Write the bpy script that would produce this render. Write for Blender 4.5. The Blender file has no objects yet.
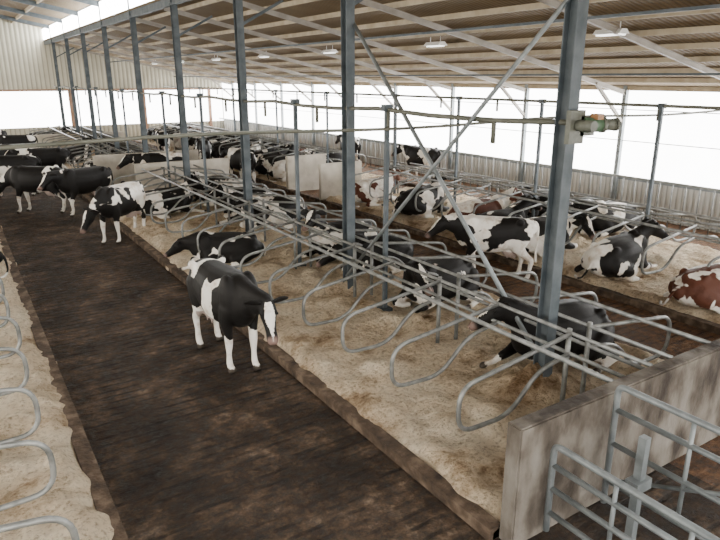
import bpy, bmesh, math, random
from mathutils import Vector, Matrix, noise
random.seed(7)
scene=bpy.context.scene
COL=scene.collection
PI=math.pi

# ------------------------------------------------------------ materials
def newmat(name):
    m=bpy.data.materials.new(name); m.use_nodes=True
    nt=m.node_tree; nt.nodes.clear()
    out=nt.nodes.new('ShaderNodeOutputMaterial')
    return m,nt,out
def N(nt,t,**kw):
    n=nt.nodes.new(t)
    for k,v in kw.items():
        if k.startswith('i_'):
            n.inputs[k[2:].replace('_',' ')].default_value=v
        else: setattr(n,k,v)
    return n
def ramp(nt,stops):
    r=nt.nodes.new('ShaderNodeValToRGB')
    e=r.color_ramp.elements
    while len(e)<len(stops): e.new(0.5)
    for i,(p,c) in enumerate(stops):
        e[i].position=p; e[i].color=(*c,1) if len(c)==3 else c
    return r
def noisy(name,stops,scale=3.0,rough=0.8,metal=0.0,bump=0.0,bscale=None,detail=6,stretch=(1,1,1)):
    m,nt,out=newmat(name)
    tc=N(nt,'ShaderNodeTexCoord'); mp=N(nt,'ShaderNodeMapping'); mp.inputs['Scale'].default_value=stretch
    nt.links.new(tc.outputs['Object'],mp.inputs[0])
    nz=N(nt,'ShaderNodeTexNoise'); nz.inputs['Scale'].default_value=scale; nz.inputs['Detail'].default_value=detail
    nt.links.new(mp.outputs[0],nz.inputs['Vector'])
    r=ramp(nt,stops); nt.links.new(nz.outputs['Fac'],r.inputs[0])
    b=N(nt,'ShaderNodeBsdfPrincipled'); b.inputs['Roughness'].default_value=rough; b.inputs['Metallic'].default_value=metal
    nt.links.new(r.outputs[0],b.inputs['Base Color'])
    if bump:
        n2=N(nt,'ShaderNodeTexNoise'); n2.inputs['Scale'].default_value=bscale or scale*5; n2.inputs['Detail'].default_value=6
        nt.links.new(mp.outputs[0],n2.inputs['Vector'])
        bp=N(nt,'ShaderNodeBump'); bp.inputs['Strength'].default_value=bump; bp.inputs['Distance'].default_value=0.05
        nt.links.new(n2.outputs['Fac'],bp.inputs['Height']); nt.links.new(bp.outputs[0],b.inputs['Normal'])
    nt.links.new(b.outputs[0],out.inputs[0])
    return m

M_steel=noisy('galvanised_steel',[(0.3,(0.15,0.17,0.18)),(0.7,(0.27,0.30,0.31))],scale=6,rough=0.5,metal=0.4)
M_steeld=noisy('column_steel',[(0.3,(0.045,0.06,0.07)),(0.7,(0.11,0.13,0.145))],scale=4,rough=0.6,metal=0.2)
M_pipe=noisy('pipe_galvanised',[(0.3,(0.14,0.145,0.14)),(0.7,(0.32,0.33,0.32))],scale=9,rough=0.45,metal=0.4)
M_conc=noisy('concrete_dirty',[(0.36,(0.03,0.022,0.016)),(0.46,(0.085,0.07,0.055)),(0.55,(0.16,0.142,0.12)),(0.7,(0.24,0.225,0.20))],scale=2.6,rough=0.9,bump=0.5,detail=10,stretch=(1,1,.55))
M_concl=noisy('concrete_light',[(0.3,(0.38,0.34,0.28)),(0.7,(0.62,0.58,0.50))],scale=2.2,rough=0.85,bump=0.3)
M_curb=noisy('curb_concrete',[(0.3,(0.025,0.016,0.010)),(0.5,(0.08,0.052,0.033)),(0.7,(0.20,0.145,0.10))],scale=5,rough=0.9,bump=0.5)
M_wood=noisy('purlin_wood',[(0.3,(0.34,0.28,0.19)),(0.7,(0.50,0.43,0.32))],scale=3,rough=0.8)
M_rafter=noisy('rafter_paint',[(0.3,(0.25,0.23,0.20)),(0.7,(0.38,0.35,0.31))],scale=3,rough=0.6)
M_white=noisy('white_enamel',[(0.3,(0.8,0.8,0.78)),(0.7,(0.88,0.88,0.86))],scale=3,rough=0.4)
M_reddish=noisy('painted_timber',[(0.3,(0.25,0.14,0.09)),(0.7,(0.38,0.24,0.16))],scale=3,rough=0.7)
M_plastic=noisy('auger_pvc',[(0.3,(0.08,0.085,0.065)),(0.7,(0.15,0.15,0.12))],scale=2,rough=0.6)
M_motor=noisy('motor_paint',[(0.3,(0.07,0.075,0.06)),(0.7,(0.15,0.16,0.13))],scale=8,rough=0.5)
M_orange=noisy('motor_label_orange',[(0.3,(0.30,0.15,0.06)),(0.7,(0.40,0.2,0.09))],scale=8,rough=0.5)
M_green=noisy('motor_green',[(0.3,(0.06,0.12,0.07)),(0.7,(0.09,0.16,0.09))],scale=8,rough=0.5)

def emis(name,col,s):
    m,nt,out=newmat(name)
    tc=N(nt,'ShaderNodeTexCoord'); nz=N(nt,'ShaderNodeTexNoise'); nz.inputs['Scale'].default_value=0.5
    nt.links.new(tc.outputs['Object'],nz.inputs['Vector'])
    r=ramp(nt,[(0.3,tuple(c*0.85 for c in col)),(0.7,col)]); nt.links.new(nz.outputs['Fac'],r.inputs[0])
    e=N(nt,'ShaderNodeEmission'); e.inputs['Strength'].default_value=s
    nt.links.new(r.outputs[0],e.inputs['Color']); nt.links.new(e.outputs[0],out.inputs[0])
    return m
M_curtain=emis('backlit_translucent_curtain',(1.0,0.99,0.97),15.0)
M_fillL=emis('unseen_fill_panel_l',(1.0,0.94,0.84),11.0)  # warm glow for the added left fill panel, out of view
M_clere=emis('clerestory_polycarbonate',(1.0,1.0,0.97),30.0)
M_tube=emis('fluorescent_tube',(1,1,0.95),4.0)

def sawdust():
    m,nt,out=newmat('sawdust')
    tc=N(nt,'ShaderNodeTexCoord')
    n1=N(nt,'ShaderNodeTexNoise'); n1.inputs['Scale'].default_value=1.2; n1.inputs['Detail'].default_value=9; n1.inputs['Roughness'].default_value=0.66
    n2=N(nt,'ShaderNodeTexNoise'); n2.inputs['Scale'].default_value=20; n2.inputs['Detail'].default_value=8; n2.inputs['Roughness'].default_value=0.75
    n3=N(nt,'ShaderNodeTexNoise'); n3.inputs['Scale'].default_value=5; n3.inputs['Detail'].default_value=6
    for n in (n1,n2,n3): nt.links.new(tc.outputs['Object'],n.inputs['Vector'])
    r1=ramp(nt,[(0.33,(0.24,0.15,0.08)),(0.40,(0.54,0.40,0.26)),(0.48,(0.83,0.68,0.49)),(0.64,(0.93,0.81,0.63))])
    r2=ramp(nt,[(0.38,(0.46,0.39,0.31)),(0.50,(1.0,1.0,1.0))])
    nt.links.new(n1.outputs['Fac'],r1.inputs[0]); nt.links.new(n2.outputs['Fac'],r2.inputs[0])
    mx=N(nt,'ShaderNodeMixRGB',blend_type='MULTIPLY'); mx.inputs[0].default_value=0.75
    nt.links.new(r1.outputs[0],mx.inputs[1]); nt.links.new(r2.outputs[0],mx.inputs[2])
    b=N(nt,'ShaderNodeBsdfPrincipled'); b.inputs['Roughness'].default_value=0.95; b.inputs['Specular IOR Level'].default_value=0.2
    nt.links.new(mx.outputs[0],b.inputs['Base Color'])
    ad=N(nt,'ShaderNodeMath',operation='MULTIPLY_ADD'); ad.inputs[1].default_value=2.5
    nt.links.new(n3.outputs['Fac'],ad.inputs[0]); nt.links.new(n2.outputs['Fac'],ad.inputs[2])
    bp=N(nt,'ShaderNodeBump'); bp.inputs['Strength'].default_value=1.0; bp.inputs['Distance'].default_value=0.10
    nt.links.new(ad.outputs[0],bp.inputs['Height']); nt.links.new(bp.outputs[0],b.inputs['Normal'])
    nt.links.new(b.outputs[0],out.inputs[0]); return m
M_saw=sawdust()

def floormat():
    m,nt,out=newmat('slatted_manure_floor')
    tc=N(nt,'ShaderNodeTexCoord')
    n1=N(nt,'ShaderNodeTexNoise'); n1.inputs['Scale'].default_value=1.1; n1.inputs['Detail'].default_value=11; n1.inputs['Roughness'].default_value=0.76
    n2=N(nt,'ShaderNodeTexNoise'); n2.inputs['Scale'].default_value=8; n2.inputs['Detail'].default_value=9; n2.inputs['Roughness'].default_value=0.75
    n4=N(nt,'ShaderNodeTexNoise'); n4.inputs['Scale'].default_value=1.8; n4.inputs['Detail'].default_value=6; n4.inputs['Roughness'].default_value=0.7
    for n in (n1,n2,n4): nt.links.new(tc.outputs['Object'],n.inputs['Vector'])
    w=N(nt,'ShaderNodeTexWave'); w.wave_type='BANDS'; w.bands_direction='Y'; w.inputs['Scale'].default_value=1.9; w.inputs['Distortion'].default_value=1.1
    w.inputs['Detail'].default_value=3; w.inputs['Detail Scale'].default_value=2.5; nt.links.new(tc.outputs['Object'],w.inputs['Vector'])
    sep=N(nt,'ShaderNodeSeparateXYZ'); nt.links.new(tc.outputs['Object'],sep.inputs[0])
    gt=N(nt,'ShaderNodeMath',operation='GREATER_THAN'); gt.inputs[1].default_value=6.0; nt.links.new(sep.outputs['X'],gt.inputs[0])
    rA=ramp(nt,[(0.36,(0.012,0.007,0.004)),(0.49,(0.046,0.028,0.016)),(0.57,(0.11,0.072,0.045)),(0.68,(0.27,0.195,0.135))])
    rB=ramp(nt,[(0.32,(0.075,0.038,0.019)),(0.55,(0.20,0.105,0.052)),(0.75,(0.36,0.23,0.14))])
    nt.links.new(n1.outputs['Fac'],rA.inputs[0]); nt.links.new(n1.outputs['Fac'],rB.inputs[0])
    mx=N(nt,'ShaderNodeMixRGB'); nt.links.new(gt.outputs[0],mx.inputs[0]); nt.links.new(rA.outputs[0],mx.inputs[1]); nt.links.new(rB.outputs[0],mx.inputs[2])
    rw=ramp(nt,[(0.08,(0.2,0.2,0.2)),(0.30,(1,1,1))]); nt.links.new(w.outputs['Fac'],rw.inputs[0])
    rm=ramp(nt,[(0.43,(0.03,0.03,0.03)),(0.60,(0.9,0.9,0.9))]); nt.links.new(n4.outputs['Fac'],rm.inputs[0])
    m2=N(nt,'ShaderNodeMixRGB',blend_type='MULTIPLY'); nt.links.new(rm.outputs[0],m2.inputs[0])
    nt.links.new(mx.outputs[0],m2.inputs[1]); nt.links.new(rw.outputs[0],m2.inputs[2])
    r5=ramp(nt,[(0.40,(0.35,0.35,0.35)),(0.6,(1.35,1.35,1.35))]); nt.links.new(n2.outputs['Fac'],r5.inputs[0])
    m3=N(nt,'ShaderNodeMixRGB',blend_type='MULTIPLY'); m3.inputs[0].default_value=1
    nt.links.new(m2.outputs[0],m3.inputs[1]); nt.links.new(r5.outputs[0],m3.inputs[2])
    b=N(nt,'ShaderNodeBsdfPrincipled')
    rr=ramp(nt,[(0.35,(0.45,0.45,0.45)),(0.6,(0.9,0.9,0.9))]); nt.links.new(n2.outputs['Fac'],rr.inputs[0]); nt.links.new(rr.outputs[0],b.inputs['Roughness'])
    b.inputs['Specular IOR Level'].default_value=0.3
    nt.links.new(m3.outputs[0],b.inputs['Base Color'])
    ml=N(nt,'ShaderNodeMath',operation='MULTIPLY'); nt.links.new(rw.outputs[0],ml.inputs[0]); nt.links.new(rm.outputs[0],ml.inputs[1])
    ad=N(nt,'ShaderNodeMath',operation='MULTIPLY_ADD'); ad.inputs[1].default_value=0.35
    nt.links.new(ml.outputs[0],ad.inputs[0]); nt.links.new(n2.outputs['Fac'],ad.inputs[2])
    bp=N(nt,'ShaderNodeBump'); bp.inputs['Strength'].default_value=1.0; bp.inputs['Distance'].default_value=0.09
    nt.links.new(ad.outputs[0],bp.inputs['Height']); nt.links.new(bp.outputs[0],b.inputs['Normal'])
    nt.links.new(b.outputs[0],out.inputs[0]); return m
M_floor=floormat()

def stripemat(name,c1,c2,axis,scale,rough=0.8):
    m,nt,out=newmat(name)
    tc=N(nt,'ShaderNodeTexCoord')
    w=N(nt,'ShaderNodeTexWave'); w.wave_type='BANDS'; w.bands_direction=axis; w.inputs['Scale'].default_value=scale
    nt.links.new(tc.outputs['Object'],w.inputs['Vector'])
    n1=N(nt,'ShaderNodeTexNoise'); n1.inputs['Scale'].default_value=0.7; n1.inputs['Detail'].default_value=5
    nt.links.new(tc.outputs['Object'],n1.inputs['Vector'])
    r=ramp(nt,[(0.2,c1),(0.7,c2)]); nt.links.new(n1.outputs['Fac'],r.inputs[0])
    rw=ramp(nt,[(0.0,(0.5,0.5,0.5)),(0.35,(1,1,1))]); nt.links.new(w.outputs['Fac'],rw.inputs[0])
    m2=N(nt,'ShaderNodeMixRGB',blend_type='MULTIPLY'); m2.inputs[0].default_value=0.8
    nt.links.new(r.outputs[0],m2.inputs[1]); nt.links.new(rw.outputs[0],m2.inputs[2])
    b=N(nt,'ShaderNodeBsdfPrincipled'); b.inputs['Roughness'].default_value=rough
    nt.links.new(m2.outputs[0],b.inputs['Base Color'])
    bp=N(nt,'ShaderNodeBump'); bp.inputs['Strength'].default_value=0.6; bp.inputs['Distance'].default_value=0.05
    nt.links.new(w.outputs['Fac'],bp.inputs['Height']); nt.links.new(bp.outputs[0],b.inputs['Normal'])
    nt.links.new(b.outputs[0],out.inputs[0]); return m
M_roof=stripemat('corrugated_roof_sheet',(0.13,0.088,0.045),(0.215,0.155,0.085),'Y',2.6)
M_siding=stripemat('metal_siding',(0.42,0.40,0.32),(0.56,0.54,0.44),'X',1.2)
M_lowwall=stripemat('ribbed_low_wall',(0.50,0.50,0.47),(0.68,0.68,0.65),'Y',2.0)

def cowmat(name,dark,rbias=0.0,pattern=5.0):
    m,nt,out=newmat(name)
    tc=N(nt,'ShaderNodeTexCoord'); oi=N(nt,'ShaderNodeObjectInfo')
    cb=N(nt,'ShaderNodeCombineXYZ')
    ml=N(nt,'ShaderNodeMath',operation='MULTIPLY'); ml.inputs[1].default_value=57.0
    nt.links.new(oi.outputs['Random'],ml.inputs[0])
    for i in range(3): nt.links.new(ml.outputs[0],cb.inputs[i])
    ad=N(nt,'ShaderNodeVectorMath',operation='ADD'); nt.links.new(tc.outputs['Object'],ad.inputs[0]); nt.links.new(cb.outputs[0],ad.inputs[1])
    nz=N(nt,'ShaderNodeTexNoise'); nz.inputs['Scale'].default_value=1.6; nz.inputs['Detail'].default_value=3; nz.inputs['Roughness'].default_value=0.45; nz.inputs['Distortion'].default_value=0.4
    nt.links.new(ad.outputs[0],nz.inputs['Vector'])
    s=N(nt,'ShaderNodeMath',operation='SUBTRACT'); s.inputs[1].default_value=0.55; nt.links.new(nz.outputs['Fac'],s.inputs[0])
    mm=N(nt,'ShaderNodeMath',operation='MULTIPLY_ADD'); mm.inputs[1].default_value=pattern; nt.links.new(s.outputs[0],mm.inputs[0])
    at=N(nt,'ShaderNodeAttribute',attribute_name='bias'); nt.links.new(at.outputs['Fac'],mm.inputs[2])
    a2=N(nt,'ShaderNodeMath',operation='ADD'); a2.inputs[1].default_value=rbias+0.5; nt.links.new(mm.outputs[0],a2.inputs[0])
    r=ramp(nt,[(0.46,dark),(0.54,(0.86,0.83,0.77))]); nt.links.new(a2.outputs[0],r.inputs[0])
    n3=N(nt,'ShaderNodeTexNoise'); n3.inputs['Scale'].default_value=5; n3.inputs['Detail'].default_value=7; n3.inputs['Roughness'].default_value=0.65; nt.links.new(ad.outputs[0],n3.inputs['Vector'])
    r3=ramp(nt,[(0.36,(0.55,0.42,0.30)),(0.50,(1,1,1))]); nt.links.new(n3.outputs['Fac'],r3.inputs[0])
    m0=N(nt,'ShaderNodeMixRGB',blend_type='MULTIPLY'); m0.inputs[0].default_value=0.6
    nt.links.new(r.outputs[0],m0.inputs[1]); nt.links.new(r3.outputs[0],m0.inputs[2])
    pk=N(nt,'ShaderNodeAttribute',attribute_name='pink'); m1=N(nt,'ShaderNodeMixRGB'); m1.inputs[2].default_value=(0.30,0.20,0.17,1)
    nt.links.new(pk.outputs['Fac'],m1.inputs[0]); nt.links.new(m0.outputs[0],m1.inputs[1])
    dk=N(nt,'ShaderNodeAttribute',attribute_name='hoof'); m2=N(nt,'ShaderNodeMixRGB'); m2.inputs[2].default_value=(0.05,0.04,0.03,1)
    nt.links.new(dk.outputs['Fac'],m2.inputs[0]); nt.links.new(m1.outputs[0],m2.inputs[1])
    b=N(nt,'ShaderNodeBsdfPrincipled'); b.inputs['Roughness'].default_value=0.6; b.inputs['Specular IOR Level'].default_value=0.25
    nt.links.new(m2.outputs[0],b.inputs['Base Color'])
    n5=N(nt,'ShaderNodeTexNoise'); n5.inputs['Scale'].default_value=45; n5.inputs['Detail'].default_value=4; nt.links.new(tc.outputs['Object'],n5.inputs['Vector'])
    bp=N(nt,'ShaderNodeBump'); bp.inputs['Strength'].default_value=0.35; bp.inputs['Distance'].default_value=0.01
    nt.links.new(n5.outputs['Fac'],bp.inputs['Height']); nt.links.new(bp.outputs[0],b.inputs['Normal'])
    nt.links.new(b.outputs[0],out.inputs[0]); return m
BK=(0.006,0.0053,0.005)
M_cow=cowmat('holstein_hide',BK)
M_cowd=cowmat('holstein_hide_dark',BK,-0.35)
M_coww=cowmat('holstein_hide_light',BK,0.45)
M_cowb=cowmat('red_holstein_hide',(0.10,0.035,0.02),0.45)
M_cowmain=cowmat('holstein_hide_painted',BK,0.0,1.2)
M_eye=noisy('eye_gloss',[(0.3,(0.01,0.008,0.006)),(0.7,(0.02,0.015,0.01))],scale=3,rough=0.15)

# ------------------------------------------------------------ mesh helpers
def obj_from_bm(bm,name,mats,smooth=False,parent=None):
    me=bpy.data.meshes.new(name)
    bmesh.ops.recalc_face_normals(bm,faces=bm.faces[:])
    bm.to_mesh(me); bm.free()
    if not isinstance(mats,(list,tuple)): mats=[mats]
    for m in mats: me.materials.append(m)
    if smooth:
        for p in me.polygons: p.use_smooth=True
    o=bpy.data.objects.new(name,me); COL.objects.link(o)
    if parent: o.parent=parent
    return o
def box(bm,x0,x1,y0,y1,z0,z1,mi=0):
    vs=[bm.verts.new((x,y,z)) for x in (x0,x1) for y in (y0,y1) for z in (z0,z1)]
    for f in ((0,1,3,2),(4,6,7,5),(0,4,5,1),(2,3,7,6),(0,2,6,4),(1,5,7,3)):
        fc=bm.faces.new([vs[i] for i in f]); fc.material_index=mi
def beam(bm,p1,p2,w,h,side=None,mi=0):
    p1=Vector(p1);p2=Vector(p2);t=(p2-p1).normalized()
    s=Vector(side) if side else (t.cross(Vector((0,0,1))) if abs(t.z)<.99 else Vector((1,0,0)))
    s=(s-t*s.dot(t)).normalized(); u=s.cross(t)
    vs=[]
    for p in (p1,p2):
        for a,b in ((-1,-1),(1,-1),(1,1),(-1,1)): vs.append(bm.verts.new(p+s*a*w/2+u*b*h/2))
    for f in ((0,1,2,3),(7,6,5,4),(0,4,5,1),(1,5,6,2),(2,6,7,3),(3,7,4,0)):
        fc=bm.faces.new([vs[i] for i in f]); fc.material_index=mi
def ibeam(bm,p1,p2,w,h,side,t=0.014):
    p1=Vector(p1);p2=Vector(p2);d=(p2-p1).normalized()
    s=Vector(side); s=(s-d*s.dot(d)).normalized(); u=s.cross(d)
    beam(bm,p1,p2,t,h-2*t,side=s)
    beam(bm,p1+u*(h/2-t/2),p2+u*(h/2-t/2),w,t,side=s)
    beam(bm,p1-u*(h/2-t/2),p2-u*(h/2-t/2),w,t,side=s)
def pipe(bm,pts,r,n=8,mi=0):
    pts=[Vector(p) for p in pts]
    up=None; rings=[]
    for i,p in enumerate(pts):
        if i==0:t=(pts[1]-p)
        elif i==len(pts)-1:t=p-pts[i-1]
        else:t=(pts[i+1]-p).normalized()+(p-pts[i-1]).normalized()
        t=t.normalized()
        if up is None:
            up=Vector((0,0,1)) if abs(t.z)<.9 else Vector((1,0,0))
        up=(up-t*up.dot(t)).normalized(); s=t.cross(up)
        rings.append([bm.verts.new(p+(up*math.cos(a)+s*math.sin(a))*r) for a in [2*PI*k/n for k in range(n)]])
    for a,b in zip(rings,rings[1:]):
        for k in range(n):
            f=bm.faces.new((a[k],a[(k+1)%n],b[(k+1)%n],b[k])); f.smooth=True; f.material_index=mi
    for rr in (rings[0],rings[-1]):
        f=bm.faces.new(rr); f.material_index=mi
def fillet(pts,rad,seg=6):
    pts=[Vector(p) for p in pts]; out=[pts[0]]
    for i in range(1,len(pts)-1):
        a=(pts[i-1]-pts[i]); b=(pts[i+1]-pts[i]); r=rad[i-1] if isinstance(rad,(list,tuple)) else rad
        la,lb=a.length,b.length; r=min(r,la*.49,lb*.49); A=pts[i]+a.normalized()*r; B=pts[i]+b.normalized()*r
        for k in range(seg+1):
            t=k/seg; out.append(A*(1-t)**2+pts[i]*2*t*(1-t)+B*t*t)
    out.append(pts[-1]); return out

# ------------------------------------------------------------ layout
Y0,Y1=-3.0,45.0
XW=17.0; XL=-12.0
TP=0.2126
def roof_z(x): return 3.75+(XW-x)*TP
def lroof_z(x):
    return 6.9+(5.75-x)*TP if x>0 else 6.9+5.75*TP+x*TP

bm=bmesh.new(); box(bm,XL,XW,Y0-4,Y1,-0.2,0); obj_from_bm(bm,'floor',M_floor)
bm=bmesh.new(); box(bm,-80,90,-60,120,-0.6,-0.25)
obj_from_bm(bm,'ground',noisy('yard_ground',[(0.3,(0.2,0.18,0.14)),(0.7,(0.3,0.28,0.22))],scale=0.5))

def bed(name,x0,x1,y0,y1,z=0.2,mounds=(),fine=None):
    st=0.07; nx=int(round((x1-x0)/st)); ny=int(round((y1-y0)/st)); bm=bmesh.new(); g=[]
    for i in range(nx+1):
        row=[]
        for j in range(ny+1):
            x=x0+(x1-x0)*i/nx; y=y0+(y1-y0)*j/ny
            e=min(x-x0,x1-x)
            d=noise.noise(Vector((x*1.3,y*1.3,3.1)))*0.07+noise.noise(Vector((x*3.3,y*3.3,1.1)))*0.055+noise.noise(Vector((x*8,y*8,5.1)))*0.03
            zz=z+d*min(1,.35+e/0.3)-max(0,(0.22-e))*.6
            for (mx,my,mr,mh) in mounds:
                if abs(y-my)<mr:
                    q=math.hypot(x-mx,y-my)/mr
                    if q<1: zz+=mh*(1-q)**1.3*(1+.4*noise.noise(Vector((x*6,y*6,0))))
            xx=x
            if e<.3: xx+=noise.noise(Vector((y*1.6,x0,2)))*.12*(1-e/.3)+noise.noise(Vector((y*5,x0,7)))*.08*(1-e/.3)
            row.append(bm.verts.new((xx,y,zz)))
        g.append(row)
    for i in range(nx):
        for j in range(ny):
            f=bm.faces.new((g[i][j],g[i+1][j],g[i+1][j+1],g[i][j+1])); f.smooth=True
    edge=[g[i][0] for i in range(nx+1)]+[g[nx][j] for j in range(1,ny+1)]+[g[i][ny] for i in range(nx-1,-1,-1)]+[g[0][j] for j in range(ny-1,0,-1)]
    low=[bm.verts.new((v.co.x,v.co.y,0.0)) for v in edge]
    for k in range(len(edge)):
        k2=(k+1)%len(edge); bm.faces.new((edge[k],edge[k2],low[k2],low[k]))
    obj_from_bm(bm,name,M_saw)
mr=random.Random(5)
mounds1=[(5.8,4.9+1.157*2*k+mr.uniform(-.2,.2),0.6,0.22) for k in range(0,18)]+[(5.75,4.8,0.7,0.22)]
mounds1+=[(mr.uniform(4.2,7.4),mr.uniform(4,20),mr.uniform(.25,.5),mr.uniform(.05,.14)) for _ in range(50)]
bed('sawdust_bed',3.57,8.14,3.30,21.2,mounds=mounds1)
bed('sawdust_bed',3.57,8.14,24.6,44.0,mounds=mounds1)
bed('sawdust_bed',-1.7,0.69,-2.5,30.0,mounds=[(-.3+.3*mr.random(),3+.9*k,.4,.06) for k in range(20)])
bed('sawdust_bed',10.08,14.6,2.0,17.9,mounds=[(12.3,5+2.3*k,.6,.2) for k in range(6)])
bed('sawdust_bed',10.08,14.6,20.6,44.0)
bm=bmesh.new()
for (xa,xb) in ((3.5,3.66),(8.06,8.22),(10.0,10.16),(14.56,14.72)):
    box(bm,xa,xb,3.30 if xa<9 else 2,44,0,0.12)
box(bm,0.59,0.75,-2.5,30,0,0.12)
obj_from_bm(bm,'concrete_curb',M_curb)

# dividers
def divider(bm,xe,xf,y,dz=0.0):
    s=1 if xf>xe else -1
    j=random.uniform(-.03,.03); q=random.uniform(-.03,.03)
    P=[(xf,y,1.2),(xe+q,y+j,0.98),(xe+q,y+j,0.46),(xe+s*.72,y+j*.5,0.44),(xe+s*1.15,y,0.86),(xf,y,0.95)]
    pipe(bm,fillet(P,[0.22,0.22,0.22,.2]),0.026,8)
def row(name,xe,xf,y0,n,skip=(),step=1.157,rails=(1.2,.95),neck=None,y_end=None):
    bm=bmesh.new(); ys=[]
    for k in range(n):
        y=y0+k*step
        if any(a<y<b for a,b in skip): continue
        divider(bm,xe,xf,y); ys.append(y)
    segs=[]; start=ys[0]; prev=ys[0]
    for y in ys[1:]+[1e9]:
        if y-prev>step*1.5: segs.append((start,prev)); start=y
        prev=y
    for a,b in segs:
        a-=1.0 if a==ys[0] else .3
        for z in rails: pipe(bm,[(xf,a,z),(xf,b+.3,z)],0.024)
        if neck: pipe(bm,[(neck,a,1.19),(neck,b+.3,1.19)],0.028)
    for i,y in enumerate(ys):
        if i%2==0: pipe(bm,[(xf,y+.03,0.05),(xf,y+.03,1.25)],0.03)
    return obj_from_bm(bm,name,M_pipe)
N1=34
row('stall_divider_row',3.96,5.62,4.27,N1,skip=[(20.9,24.9)],neck=5.0)
row('stall_divider_row',7.65,5.98,4.27,N1,skip=[(20.9,24.9)],neck=6.7)
row('stall_divider_row',0.32,-1.35,3.2,24,neck=-0.75)
row('stall_divider_row',10.5,12.15,3.1,N1,skip=[(17.6,20.9)],neck=11.45)
row('stall_divider_row',14.15,12.45,3.1,N1,skip=[(17.6,20.9)],neck=13.15)

# columns
colY=[4.78+4.63*k for k in range(-1,9)]
for y in colY:
    bm=bmesh.new()
    ibeam(bm,(5.8,y,0.0),(5.8,y,6.1),0.16,0.18,(1,0,0))
    box(bm,5.8-.15,5.8+.15,y-.14,y+.14,0.0,0.21)
    beam(bm,(5.8,y,5.1),(6.9,y,roof_z(6.9)-.2),.06,.06)
    obj_from_bm(bm,'steel_column',M_steeld)
def thinpost(x,y,h=3.6):
    bm=bmesh.new(); beam(bm,(x,y,0.1),(x,y,h),0.065,0.065,side=(1,0,0)); box(bm,x-.1,x+.1,y-.1,y+.1,.1,.23)
    box(bm,x-.08,x+.08,y-.05,y+.05,h-.1,h); obj_from_bm(bm,'auger_support_post',M_steeld)
for y in (8.25,11.4,17.0,20.6,26,31,36): thinpost(5.8,y)
for y in (4.6,7.75,10.9,13.95,17.0,21.5,26,31,36): thinpost(12.3,y,3.5)
bm=bmesh.new()
pipe(bm,[(5.88,4.9,0.55),(5.88,9.4,4.9)],0.032); pipe(bm,[(5.74,4.8,4.85),(5.74,9.4,0.5)],0.028)
obj_from_bm(bm,'cross_brace',M_steel)
bm=bmesh.new()
pts=[(5.8,4.6+i*1.3,3.52+0.03*math.cos(i*2.1)-.02) for i in range(31)]
pipe(bm,pts,0.033,10)
for k in range(17):
    y=5.9+2.31*k
    pipe(bm,[(5.8,y,3.5),(5.8,y,3.2)],0.03)
obj_from_bm(bm,'flex_auger_tube',M_plastic)
bm=bmesh.new()
pipe(bm,[(12.3,4.3,3.45),(12.3,43,3.45)],0.033,10)
for k in range(16): pipe(bm,[(12.3,5.5+2.31*k,3.43),(12.3,5.5+2.31*k,3.15)],0.03)
obj_from_bm(bm,'flex_auger_tube',M_plastic)
bm=bmesh.new()
pipe(bm,[(-6+i*1.0,8.15,3.26+0.03*math.sin(i*.9)) for i in range(23)],0.024,10)
obj_from_bm(bm,'cross_auger_tube',M_plastic)
bm=bmesh.new()
box(bm,5.86,6.10,4.62,4.70,3.38,3.60); pipe(bm,[(5.9,4.62,3.5),(6.10,4.55,3.5)],0.08,16,1)
pipe(bm,[(6.10,4.55,3.5),(6.14,4.536,3.5)],0.088,16); pipe(bm,[(6.14,4.536,3.5),(6.26,4.49,3.5)],0.065,16); pipe(bm,[(6.26,4.49,3.5),(6.29,4.48,3.5)],0.072,16,0)
box(bm,5.98,6.08,4.50,4.60,3.56,3.62,2); box(bm,5.68,5.92,4.62,4.68,3.3,3.66)
pipe(bm,[(5.8,4.66,3.5),(5.8,4.4,3.5)],0.06,12)
obj_from_bm(bm,'auger_drive_motor',[M_motor,M_green,M_orange])

# ------------------------------------------------------------ walls
bm=bmesh.new(); box(bm,XW,XW+.15,Y0,Y1,0,1.07); obj_from_bm(bm,'wall_right',M_lowwall)
bm=bmesh.new(); box(bm,XW+.05,XW+.08,Y0,Y1,1.07,3.74); obj_from_bm(bm,'window_1',M_curtain)
wallY=[11.85+3.85*k for k in range(-3,9)]
bm=bmesh.new()
for y in wallY: beam(bm,(XW-.1,y,0),(XW-.1,y,3.8),.12,.12,side=(1,0,0))
for z in (1.1,2.2,3.1): beam(bm,(XW-.02,Y0,z),(XW-.02,Y1,z),.02,.025 if z>1.2 else .1)
beam(bm,(XW-.02,Y0,3.72),(XW-.02,Y1,3.72),.08,.16)
obj_from_bm(bm,'wall_right_posts',M_steel)
bm=bmesh.new()
for z in (0.45,1.25): beam(bm,(16.3,Y0+2,z),(16.3,44,z),.05,.06)
y=Y0+2
while y<44:
    pipe(bm,[(16.3,y,0.0),(16.3,y,1.25)],0.018,6); y+=0.38
obj_from_bm(bm,'feed_fence',M_pipe)

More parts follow.
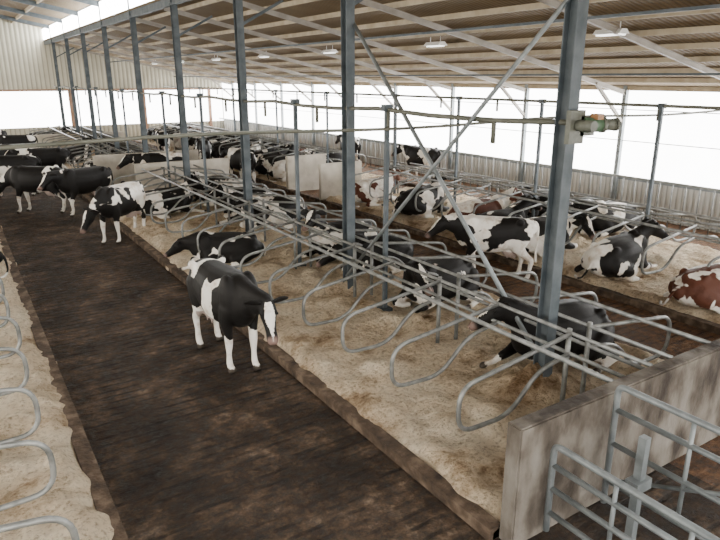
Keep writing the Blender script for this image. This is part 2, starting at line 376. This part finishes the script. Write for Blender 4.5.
bm=bmesh.new(); box(bm,XL-.15,XL,Y0,Y1,0,1.0); box(bm,XL-.15,XL,Y0,Y1,4.6,5.7); obj_from_bm(bm,'wall_left',M_lowwall)
bm=bmesh.new(); box(bm,XL-.1,XL-.07,Y0,Y1,1.0,4.6); obj_from_bm(bm,'fill_panel_left',M_fillL)  # unseen glowing panel, mirrors the right curtain, added to give ambient light
bm=bmesh.new()
def quadprism(pts,y0,y1):
    a=[bm.verts.new((x,y0,z)) for x,z in pts]; b=[bm.verts.new((x,y1,z)) for x,z in pts]
    bm.faces.new(a); bm.faces.new(b[::-1]); n=len(pts)
    for i in range(n): bm.faces.new((a[i],a[(i+1)%n],b[(i+1)%n],b[i]))
quadprism([(XL,3.2),(XW,3.2),(XW,3.75),(5.8,roof_z(5.8)),(5.8,6.9),(0,lroof_z(0)),(XL,lroof_z(XL))],Y1,Y1+.15)
box(bm,XL,XW,Y1,Y1+.15,0,1.0)
obj_from_bm(bm,'wall_back',M_siding)
bm=bmesh.new(); box(bm,XL,XW,Y1+.05,Y1+.08,1.0,3.2); obj_from_bm(bm,'window_3',M_curtain)
bm=bmesh.new()
x=XL+.4
while x<XW:
    beam(bm,(x,Y1-.08,0),(x,Y1-.08,3.3),.20,.14,side=(1,0,0)); x+=4.6
beam(bm,(XL,Y1-.08,3.25),(XW,Y1-.08,3.25),.12,.12)
obj_from_bm(bm,'wall_back_posts',M_reddish)

# roof
bm=bmesh.new()
def slab(xa,za,xb,zb,t=.06):
    v=[bm.verts.new(p) for p in ((xa,Y0-1,za),(xb,Y0-1,zb),(xb,Y1+.5,zb),(xa,Y1+.5,za),(xa,Y0-1,za+t),(xb,Y0-1,zb+t),(xb,Y1+.5,zb+t),(xa,Y1+.5,za+t))]
    for f in ((3,2,1,0),(4,5,6,7),(0,1,5,4),(1,2,6,5),(2,3,7,6),(3,0,4,7)): bm.faces.new([v[i] for i in f])
slab(5.7,roof_z(5.7),XW+.5,roof_z(XW+.5))
slab(0,lroof_z(0),6.0,lroof_z(6.0)); slab(XL-.3,lroof_z(XL-.3),0,lroof_z(0))
obj_from_bm(bm,'ceiling',M_roof)
bm=bmesh.new(); box(bm,5.72,5.75,Y0,Y1,6.17,6.84); obj_from_bm(bm,'window_4',M_clere)
bm=bmesh.new()
x=6.4
while x<17: beam(bm,(x,Y0,roof_z(x)-.06),(x,Y1,roof_z(x)-.06),.06,.11); x+=1.05
x=-11.5
while x<5.4: beam(bm,(x,Y0,lroof_z(x)-.08),(x,Y1,lroof_z(x)-.08),.08,.15); x+=1.3
obj_from_bm(bm,'roof_purlins',M_wood)
bm=bmesh.new()
for y in wallY:
    ibeam(bm,(XW,y,roof_z(XW)-.2),(5.8,y,roof_z(5.8)-.2),.07,.12,(0,1,0))
    beam(bm,(XW-.15,y,2.75),(XW-1.5,y,roof_z(XW-1.5)-.22),.08,.08)
obj_from_bm(bm,'roof_rafters',M_rafter)
bm=bmesh.new()
for y in colY:
    ibeam(bm,(5.8,y,6.75),(0,y,lroof_z(0)-.25),.12,.2,(0,1,0))
    ibeam(bm,(0,y,lroof_z(0)-.25),(XL,y,lroof_z(XL)-.25),.12,.2,(0,1,0))
    beam(bm,(5.75,y,6.0),(5.75,y,6.9),.12,.12,side=(1,0,0))
beam(bm,(5.8,Y0,6.05),(5.8,Y1,6.05),.14,.22); beam(bm,(5.8,Y0,6.87),(5.8,Y1,6.87),.1,.12)
beam(bm,(9.4,Y0,roof_z(9.4)-.4),(9.4,Y1,roof_z(9.4)-.4),.05,.05)
beam(bm,(13.6,Y0,roof_z(13.6)-.4),(13.6,Y1,roof_z(13.6)-.4),.05,.05)
obj_from_bm(bm,'roof_girders',M_steeld)

for y in (8.2,13.5,19.0,24.2,29.6,35,40):
    bm=bmesh.new(); z=4.80; x=11.0
    prof=[(-.16,0),(-.07,.09),(.07,.09),(.16,0)]
    a=[bm.verts.new((x+px,y-.3,z+pz)) for px,pz in prof]; b=[bm.verts.new((x+px,y+.3,z+pz)) for px,pz in prof]
    bm.faces.new(a); bm.faces.new(b[::-1])
    for i in range(3): bm.faces.new((a[i],a[i+1],b[i+1],b[i]))
    bm.faces.new((a[0],b[0],b[3],a[3]))
    for yy in (y-.2,y+.2): pipe(bm,[(x,yy,z+.09),(x,yy,roof_z(x)-.005)],0.01,6)
    for xx in (x-.06,x+.06): pipe(bm,[(xx,y-.28,z-.015),(xx,y+.28,z-.015)],0.014,8,mi=1)
    obj_from_bm(bm,'fluorescent_light_fixture',[M_white,M_tube])

def cwall(x0,x1,y,h=1.2,t=.16,m=None):
    bm=bmesh.new(); box(bm,x0,x1,y,y+t,0,h)
    bmesh.ops.bevel(bm,geom=bm.edges[:],offset=.015,segments=2,affect='EDGES')
    obj_from_bm(bm,'concrete_partition_wall',m or M_concl)
cwall(3.6,9.0,3.12,1.2,.17,M_conc)
cwall(4.9,8.1,21.2,1.3); cwall(4.2,8.1,24.4,1.3)
cwall(10.0,11.6,17.95,1.3); cwall(10.0,11.6,20.4,1.3)
cwall(3.6,8.1,37,1.15); cwall(10,14.6,34,1.15)

def gate(name,x,ya,yb,zt,zs,r=0.026,diag=True):
    bm=bmesh.new()
    pipe(bm,fillet([(x,ya,.1),(x,ya,zt),(x,yb,zt),(x,yb,.1)],.08),r+.004)
    for z in zs: pipe(bm,[(x,ya,z),(x,yb,z)],r)
    for k in (1,2): 
        yy=ya+(yb-ya)*k/3; pipe(bm,[(x,yy,zs[0]),(x,yy,zt)],r-.006)
    if diag: pipe(bm,[(x,ya,zs[0]),(x,yb,zt)],r-.006)
    obj_from_bm(bm,name,M_steel)
gate('pipe_gate',4.72,3.02,0.9,1.34,(.35,.75,1.1))
gate('pipe_gate',3.95,3.05,1.2,0.98,(.3,.55,.78),diag=False)
bm=bmesh.new(); beam(bm,(4.45,2.55,0),(4.45,2.55,1.15),.07,.07,side=(1,0,0)); box(bm,4.35,4.55,2.49,2.61,.65,.75)
obj_from_bm(bm,'gate_post',M_steel)

bm=bmesh.new()
for z in (0.5,0.9,1.3): pipe(bm,[(-1.7,30.5,z),(3.4,30.5,z)],0.025)
for x in (-1.7,0,1.7,3.4): pipe(bm,[(x,30.5,0),(x,30.5,1.35)],0.035)
obj_from_bm(bm,'pipe_fence',M_pipe)

# ------------------------------------------------------------ cows
def catmull(a,b,c,d,t):
    return 0.5*((2*b)+(-a+c)*t+(2*a-5*b+4*c-d)*t*t+(-a+3*b-3*c+d)*t*t*t)
def loft(bm,pts,radii,side=(0,1,0),n=18,e=1.0,sub=3,cap=0.5):
    P=[Vector(p) for p in pts]; R=[Vector((r[0],r[1],0)) if isinstance(r,(tuple,list)) else Vector((r,r,0)) for r in radii]
    PP=[];RR=[]
    m=len(P)
    for i in range(m-1):
        for k in range(sub):
            t=k/sub; i0=max(i-1,0); i3=min(i+2,m-1)
            PP.append(catmull(P[i0],P[i],P[i+1],P[i3],t)); r=catmull(R[i0],R[i],R[i+1],R[i3],t); RR.append(Vector((max(r.x,.01),max(r.y,.01),0)))
    PP.append(P[-1]);RR.append(R[-1])
    t0=(PP[1]-PP[0]).normalized(); t1=(PP[-1]-PP[-2]).normalized()
    def caps(p,r,t):
        o=[]
        for s,q in ((.45,.88),(.8,.58),(.97,.25)):
            rm=min(r.x,r.y); o.append((p+t*rm*s*cap*1.6,r*q))
        return o
    c0=caps(PP[0],RR[0],-t0)[::-1]; c1=caps(PP[-1],RR[-1],t1)
    allp=[c[0] for c in c0]+PP+[c[0] for c in c1]; allr=[c[1] for c in c0]+RR+[c[1] for c in c1]
    rings=[]; L=len(allp); sv=Vector(side)
    for i in range(L):
        t=(allp[min(i+1,L-1)]-allp[max(i-1,0)]).normalized()
        s=(sv-t*sv.dot(t)).normalized(); u=t.cross(s)
        ring=[]
        for k in range(n):
            a=2*PI*k/n; c,sn=math.cos(a),math.sin(a)
            c=math.copysign(abs(c)**e,c); sn=math.copysign(abs(sn)**e,sn)
            ring.append(bm.verts.new(allp[i]+s*c*allr[i].x+u*sn*allr[i].y))
        rings.append(ring)
    fs=[]
    for a,b in zip(rings,rings[1:]):
        for k in range(n): fs.append(bm.faces.new((a[k],a[(k+1)%n],b[(k+1)%n],b[k])))
    fs.append(bm.faces.new(rings[0])); fs.append(bm.faces.new(rings[-1]))
    bmesh.ops.recalc_face_normals(bm,faces=fs)
def ell(bm,c,r,rot=None,n=14):
    M=Matrix.Translation(c)@(rot or Matrix.Identity(4))@Matrix.Diagonal((*r,1))
    return bmesh.ops.create_uvsphere(bm,u_segments=n,v_segments=n-4,radius=1,matrix=M)
def dirv(yaw,el): return Vector((math.cos(yaw)*math.cos(el),math.sin(yaw)*math.cos(el),math.sin(el)))

def build_cow(name,pose,yaw=0,neck_el=0.35,head_pitch=0.5,voxel=0.026,custom=None,step=0.0,blaze=.030,neck_yaw=None):
    bm=bmesh.new(); lower=[]; hooves=[]; udder=None
    if pose=='stand':
        S=[(-.84,1.20,.11,.13),(-.74,1.18,.21,.22),(-.56,1.13,.265,.31),(-.3,1.07,.30,.365),(0,1.03,.345,.405),(.28,1.04,.325,.40),(.48,1.07,.27,.385),(.65,1.10,.21,.32),(.78,1.12,.14,.22)]
        loft(bm,[(s[0],0,s[1]) for s in S],[(s[2],s[3]) for s in S],e=.86)
        for sy in (1,-1):
            ell(bm,(-.52,sy*.235,1.37),(.09,.06,.07)); ell(bm,(-.80,sy*.1,1.29),(.06,.05,.05))
            ell(bm,(.50,sy*.16,1.12),(.2,.12,.34))
            st=step*sy
            F=[(.50,sy*.19,1.0),(.47,sy*.20,.80),(.50+st*.4,sy*.18,.60),(.50+st,sy*.165,.43),(.49+st*1.1,sy*.165,.27),(.49+st*1.2,sy*.165,.13),(.53+st*1.2,sy*.165,.07)]
            loft(bm,F,[(.10,.17),(.09,.13),(.062,.082),(.058,.06),(.038,.042),(.047,.05),(.045,.05)],side=(0,1,0),n=12)
            loft(bm,[(.54+st*1.2,sy*.165,.075),(.57+st*1.2,sy*.165,.02)],[(.05,.055),(.062,.07)],n=12,cap=.2)
            lower+= [Vector(p) for p in F[3:]]; hooves.append(Vector((.57+st*1.2,sy*.165,.02)))
            st=-step*sy
            H=[(-.58,sy*.17,1.12),(-.52,sy*.19,.92),(-.50+st*.4,sy*.195,.76),(-.62+st*.8,sy*.185,.60),(-.73+st,sy*.175,.49),(-.71+st,sy*.175,.30),(-.69+st,sy*.175,.14),(-.65+st,sy*.175,.075)]
            loft(bm,H,[(.13,.24),(.12,.21),(.10,.15),(.065,.085),(.055,.07),(.040,.048),(.049,.053),(.045,.05)],side=(0,1,0),n=12)
            loft(bm,[(-.645+st,sy*.175,.075),(-.61+st,sy*.175,.02)],[(.05,.055),(.062,.07)],n=12,cap=.2)
            lower+=[Vector(p) for p in H[5:]]; hooves.append(Vector((-.61+st,sy*.175,.02)))
        udder=Vector((-.38,0,.66)); ell(bm,udder,(.20,.16,.15))
        for sx in (-.09,.08):
            for sy in (-.08,.08): loft(bm,[(-.38+sx,sy,.56),(-.38+sx,sy,.48)],[.022,.016],side=(0,1,0),n=8)
        base=Vector((.58,0,1.17)); nr=[(.17,.29),(.125,.215),(.10,.15)]; tailp=[(-.86,0,1.33),(-.93,0,1.22),(-.94,0.02,.9),(-.92,0.03,.65),(-.93,0.03,.45)]
        NL=.27
        brisket=[(.5,0,.78),(.68,0,.86),(.78,0,1.02)]
    else:
        S=[(-.86,.38,.12,.13),(-.74,.38,.27,.24),(-.52,.41,.36,.34),(-.2,.43,.43,.385),(.1,.43,.43,.385),(.34,.44,.37,.385),(.53,.48,.28,.36),(.69,.52,.2,.28),(.80,.55,.13,.18)]
        loft(bm,[(s[0],0.03*math.sin(s[0]*3),s[1]) for s in S],[(s[2],s[3]) for s in S],e=.9)
        loft(bm,[(-.7,0,.64),(-.2,0,.74),(.3,0,.75),(.6,0,.74)],[(.1,.09),(.12,.08),(.11,.08),(.08,.09)],n=10)
        for sy in (1,-1):
            ell(bm,(-.5,sy*.25,.66),(.10,.07,.08)); ell(bm,(-.8,sy*.1,.48),(.07,.06,.06))
            ell(bm,(.48,sy*.19,.55),(.2,.12,.28))
        T=[(-.6,.24,.40),(-.38,.40,.30),(-.12,.46,.25)]
        loft(bm,T,[(.17,.22),(.15,.2),(.11,.13)],n=12)
        H=[(-.10,.47,.22),(-.34,.53,.14),(-.56,.56,.09),(-.36,.60,.065),(-.16,.63,.06),(-.08,.64,.05)]
        loft(bm,H,[.10,.07,.062,.042,.048,.05],side=(0,0,1),n=12); lower+=[Vector(p) for p in H[3:]]; hooves.append(Vector((-.04,.645,.05)))
        loft(bm,[(-.08,.64,.055),(0,.65,.045)],[(.045,.05),(.045,.06)],side=(0,0,1),n=10,cap=.3)
        T=[(-.6,-.24,.40),(-.36,-.36,.28),(-.1,-.42,.22)]
        loft(bm,T,[(.17,.22),(.15,.19),(.10,.12)],n=12)
        H=[(-.1,-.40,.16),(-.3,-.44,.09),(-.12,-.48,.06),(.02,-.48,.05)]
        loft(bm,H,[.08,.055,.045,.05],side=(0,0,1),n=12); lower+=[Vector(p) for p in H[2:]]; hooves.append(Vector((.04,-.48,.05)))
        for sy,ext in ((1,False),(-1,True)):
            F=[(.48,sy*.22,.42),(.46,sy*.29,.24),(.66,sy*.28,.15),(.84,sy*.25,.13)]
            loft(bm,F,[(.11,.16),(.10,.12),(.072,.08),(.06,.065)],n=12)
            if ext and name not in ('l2','l5'): G=[(.84,sy*.25,.12),(1.0,sy*.26,.07),(1.12,sy*.27,.055),(1.17,sy*.27,.05)]
            else: G=[(.84,sy*.25,.11),(.76,sy*.17,.06),(.62,sy*.15,.055),(.55,sy*.15,.05)]
            loft(bm,G,[.055,.042,.048,.05],n=12,side=(0,0,1)); lower+=[Vector(p) for p in G[1:]]; hooves.append(Vector(G[-1]))
        base=Vector((.60,0,.64)); nr=[(.17,.27),(.125,.2),(.10,.145)]; tailp=[(-.9,0,.46),(-.97,.03,.32),(-.98,.14,.12),(-.9,.3,.05),(-.78,.42,.04)]
        NL=.25
        brisket=[(.5,0,.25),(.72,0,.34),(.82,0,.5)]
    loft(bm,brisket,[(.14,.12),(.12,.11),(.09,.1)],n=12)
    ny=yaw if neck_yaw is None else neck_yaw
    p1=base+dirv(ny*.35,neck_el)*NL; p2=p1+dirv(ny*.8,neck_el*1.1)*NL
    sd=dirv(ny*.5+PI/2,0)
    loft(bm,[base-dirv(0,.1)*.12,base,p1,p2],[(nr[0][0]*.95,nr[0][1]),nr[0],nr[1],nr[2]],side=sd,n=16)
    loft(bm,[base+Vector((0,0,-.2))+dirv(ny*.2,0)*.08,p1+Vector((0,0,-.17))],[(.05,.09),(.04,.06)],side=sd,n=10)
    HM=Matrix.Translation(p2)@Matrix.Rotation(yaw,4,'Z')@Matrix.Rotation(head_pitch,4,'Y')
    hs=[(-.07,0.0,.08,.10),(.02,.0,.105,.12),(.13,-.01,.112,.125),(.24,-.03,.088,.10),(.36,-.042,.070,.08),(.46,-.05,.078,.072),(.525,-.055,.066,.056)]
    hside=(HM.to_3x3()@Vector((0,1,0)))
    loft(bm,[HM@Vector((h[0],0,h[1])) for h in hs],[(h[2],h[3]) for h in hs],side=hside,n=16,e=.9,cap=.3)
    loft(bm,[HM@Vector(p) for p in ((.0,0,-.09),(.12,0,-.115),(.3,0,-.105),(.46,0,-.10))],[(.07,.06),(.075,.06),(.045,.04),(.05,.03)],side=hside,n=12)
    for sy in (1,-1): ell(bm,HM@Vector((.14,sy*.085,.055)),(.045,.03,.03))
    ell(bm,HM@Vector((-.02,0,.09)),(.06,.06,.05))
    me=bpy.data.meshes.new('tmp'); bm.to_mesh(me); bm.free()
    o=bpy.data.objects.new('tmp',me); COL.objects.link(o)
    r=o.modifiers.new('r','REMESH'); r.mode='VOXEL'; r.voxel_size=voxel; r.use_smooth_shade=True
    s=o.modifiers.new('s','SMOOTH'); s.factor=.5; s.iterations=3
    dg=bpy.context.evaluated_depsgraph_get(); ev=o.evaluated_get(dg)
    me2=bpy.data.meshes.new_from_object(ev)
    bpy.data.objects.remove(o); bpy.data.meshes.remove(me)
    bm=bmesh.new(); bm.from_mesh(me2)
    for f in bm.faces: f.material_index=0
    for sy in (1,-1):
        E=[(.0,sy*.085,.055),(-.02,sy*.15,.055),(-.035,sy*.22,.04),(-.045,sy*.29,.015)]
        loft(bm,[HM@Vector(p) for p in E],[(.03,.02),(.052,.017),(.05,.014),(.02,.008)],side=HM.to_3x3()@Vector((0.3,0,-1)),n=10,cap=.4)
    loft(bm,tailp,[.032,.026,.018,.022,.028],side=(0,1,0) if pose=='stand' else (0,0,1),n=8)
    nf=len(bm.faces)
    bm.faces.ensure_lookup_table()
    for sy in (1,-1):
        ell(bm,HM@Vector((.155,sy*.108,.035)),(.022,.014,.018),rot=HM.to_3x3().to_4x4(),n=10)
        ell(bm,HM@Vector((.545,sy*.035,-.035)),(.012,.015,.012),rot=HM.to_3x3().to_4x4(),n=8)
    bm.faces.ensure_lookup_table()
    for f in bm.faces[nf:]: f.material_index=1
    for f in bm.faces: f.smooth=True
    bm.to_mesh(me2); bm.free(); me2.name=name+'_mesh'
    HI=HM.inverted()
    tl=Vector(tailp[-1]); B=[];K=[];D=[]
    for v in me2.vertices:
        c=v.co; h=HI@c; b=-.12; k=0; d=0
        head= h.x>-.05 and abs(h.y)<.35 and abs(h.z)<.2
        if pose=='stand':
            if c.z<.75: b+=(.75-c.z)*2.5
        else:
            if c.z<.18: b+=(.18-c.z)*2.5
        if min((c-l).length for l in lower)<.13: b+=1.5
        if (c-tl).length<.2: b+=1.5
        if custom and not head: b=custom(c,b)
        if head:
            b=-1.6
            w=blaze-.03*abs(h.x-.2)
            if abs(h.y)<w*(1.0+.8*math.sin(h.x*9)) and h.z>.0 and h.x>.02: b=1.5
            if h.x>.44 and abs(h.y)<.1: k=min(1,(h.x-.44)/.05)*.7
        if udder is not None and (c-udder).length<.27 and c.z<.68: k=.75; b=1.5
        if min((c-q).length for q in hooves)<(.085 if pose=='stand' else .06) and (pose!='stand' or c.z<.08): d=1
        B.append(b);K.append(k);D.append(d)
    for nm,val in (('bias',B),('pink',K),('hoof',D)):
        a=me2.attributes.new(nm,'FLOAT','POINT'); a.data.foreach_set('value',val)
    me2.materials.clear(); me2.materials.append(M_cow); me2.materials.append(M_eye)
    return me2

def main_pat(c,b):
    x,y,z=c; n=noise.noise(Vector((x*3,y*3,z*3)))*.12; n2=noise.noise(Vector((x*7,y*7,z*7+4)))*.04
    n+=n2
    if z<.58+n: return 1.5
    if y<.08 and -.02+n<x-(z-1.0)*.25<.30+n and z<1.34+n: return 1.2
    if x<-.72+n and z>1.0: return 1.2
    if -.48+n<x<-.38+n and z>1.2: return 1.2
    if z<.74+n and x<.3: return 1.0
    return -1.5
T={}
T['main']=build_cow('m','stand',yaw=-.28,neck_yaw=.35,neck_el=-.02,head_pitch=.85,voxel=.02,custom=main_pat,step=.05,blaze=.040)
T['s1']=build_cow('s1','stand',yaw=.2,neck_el=.25,head_pitch=.6,step=.08)
T['s2']=build_cow('s2','stand',yaw=-.3,neck_el=-.45,head_pitch=.9,step=-.06)
T['l1']=build_cow('l1','lie',yaw=.1,neck_el=.75,head_pitch=.45)
T['l2']=build_cow('l2','lie',yaw=1.3,neck_el=.45,head_pitch=.5)
T['l3']=build_cow('l3','lie',yaw=-.5,neck_el=.6,head_pitch=.5)
T['l4']=build_cow('l4','lie',yaw=.4,neck_el=-.1,head_pitch=.55)
T['l5']=build_cow('l5','lie',yaw=-1.5,neck_el=.25,head_pitch=.7)
T['l6']=build_cow('l6','lie',yaw=.6,neck_el=1.0,head_pitch=.3)
T['main'].materials[0]=M_cowmain
def var(k,mt):
    m=T[k].copy(); m.materials[0]=mt; return m
T['lr']=var('l3',M_cowb); T['l2d']=var('l2',M_cowd); T['l3d']=var('l3',M_cowd); T['l1d']=var('l1',M_cowd); T['s1w']=var('s1',M_coww); T['l3w']=var('l3',M_coww); T['l5w']=var('l5',M_coww); T['s1d']=var('s1',M_cowd)
def cow(t,x,y,ang,z=0.0,sc=1.0,flip=False):
    o=bpy.data.objects.new('cow',T[t]); COL.objects.link(o)
    o.location=(x,y,z); o.rotation_euler=(0,0,math.radians(ang)); o.scale=(sc,-sc if flip else sc,sc)
    return o
BZ=.18
cow('main',2.95,8.25,-86,0,1.0)
cow('s2',3.35,16.5,222,0,1.0)
cow('s1d',3.2,20.5,200,0,.98)
cow('s2',2.0,21.4,150,0,1.0,True)
cow('s2',1.6,25.0,165,0); cow('s1',2.9,27.0,170,0); cow('s2',1.4,29.2,190,0); cow('s2',2.5,34,170,0); cow('s1',1.6,38,200,0)
cow('l1',-.45,14.1,180,BZ)
cow('l4',4.55,12.35,165,BZ,.85,True)
cow('l3d',6.78,5.35,178,BZ)
cow('l2d',6.85,8.1,190,BZ)
cow('l4',7.05,10.25,180,BZ,.9,True)
cow('l6',6.95,11.5,184,BZ)
cow('s1w',9.0,8.95,140,0,.92)
cow('l3',10.85,7.35,5,BZ,.98)
cow('lr',10.75,5.35,-14,BZ-.02,.93)
rnd=random.Random(3)
lt=['l1','l2','l3','l4','l5','l6','l1d','l3d','l3w','l5w','l2d']
def fill(x,y0,y1,ang,p,step=1.157,skip=()):
    y=y0
    while y<y1:
        if rnd.random()<p and not any(a<y<b for a,b in skip):
            t=rnd.choice(lt)
            if rnd.random()<.06: t='lr'
            cow(t,x+rnd.uniform(-.15,.15),y+rnd.uniform(-.1,.1),ang+rnd.uniform(-10,10),BZ,rnd.uniform(.90,1.03),rnd.random()<.5)
        else: rnd.random()
        y+=step
fill(4.7,18.0,43,0,.3,skip=[(20.2,25.5)])
fill(6.95,13.8,43,180,.62,skip=[(20.2,25.5)])
fill(11.0,9.45,43,0,.8,skip=[(17.0,21.4)])
fill(13.7,8.5,43,180,.6,skip=[(17.0,21.4)])
fill(-.45,16.4,29,180,.5)
cow('s1',9.1,22.5,95); cow('s2',9.2,27,250); cow('s1',15.4,19.5,100); cow('s1',15.5,25,80); cow('s1',6.2,22.9,170); cow('s2',9.1,33,80)

# ------------------------------------------------------------ world, light, camera
w=bpy.data.worlds.new('World'); scene.world=w; w.use_nodes=True; nt=w.node_tree; nt.nodes.clear()
o=nt.nodes.new('ShaderNodeOutputWorld'); bg=nt.nodes.new('ShaderNodeBackground')
bg.inputs['Color'].default_value=(1.0,0.96,0.90,1); bg.inputs['Strength'].default_value=6.0
nt.links.new(bg.outputs[0],o.inputs[0])

cam=bpy.data.cameras.new('camera'); co=bpy.data.objects.new('camera',cam); COL.objects.link(co)
cam.sensor_width=36; cam.lens=36*625/720; cam.clip_end=300
th=math.radians(17.1); psi=math.radians(32.7)
co.location=(0,0,4.0); co.rotation_euler=(math.radians(90)-th,0,-psi)
scene.camera=co
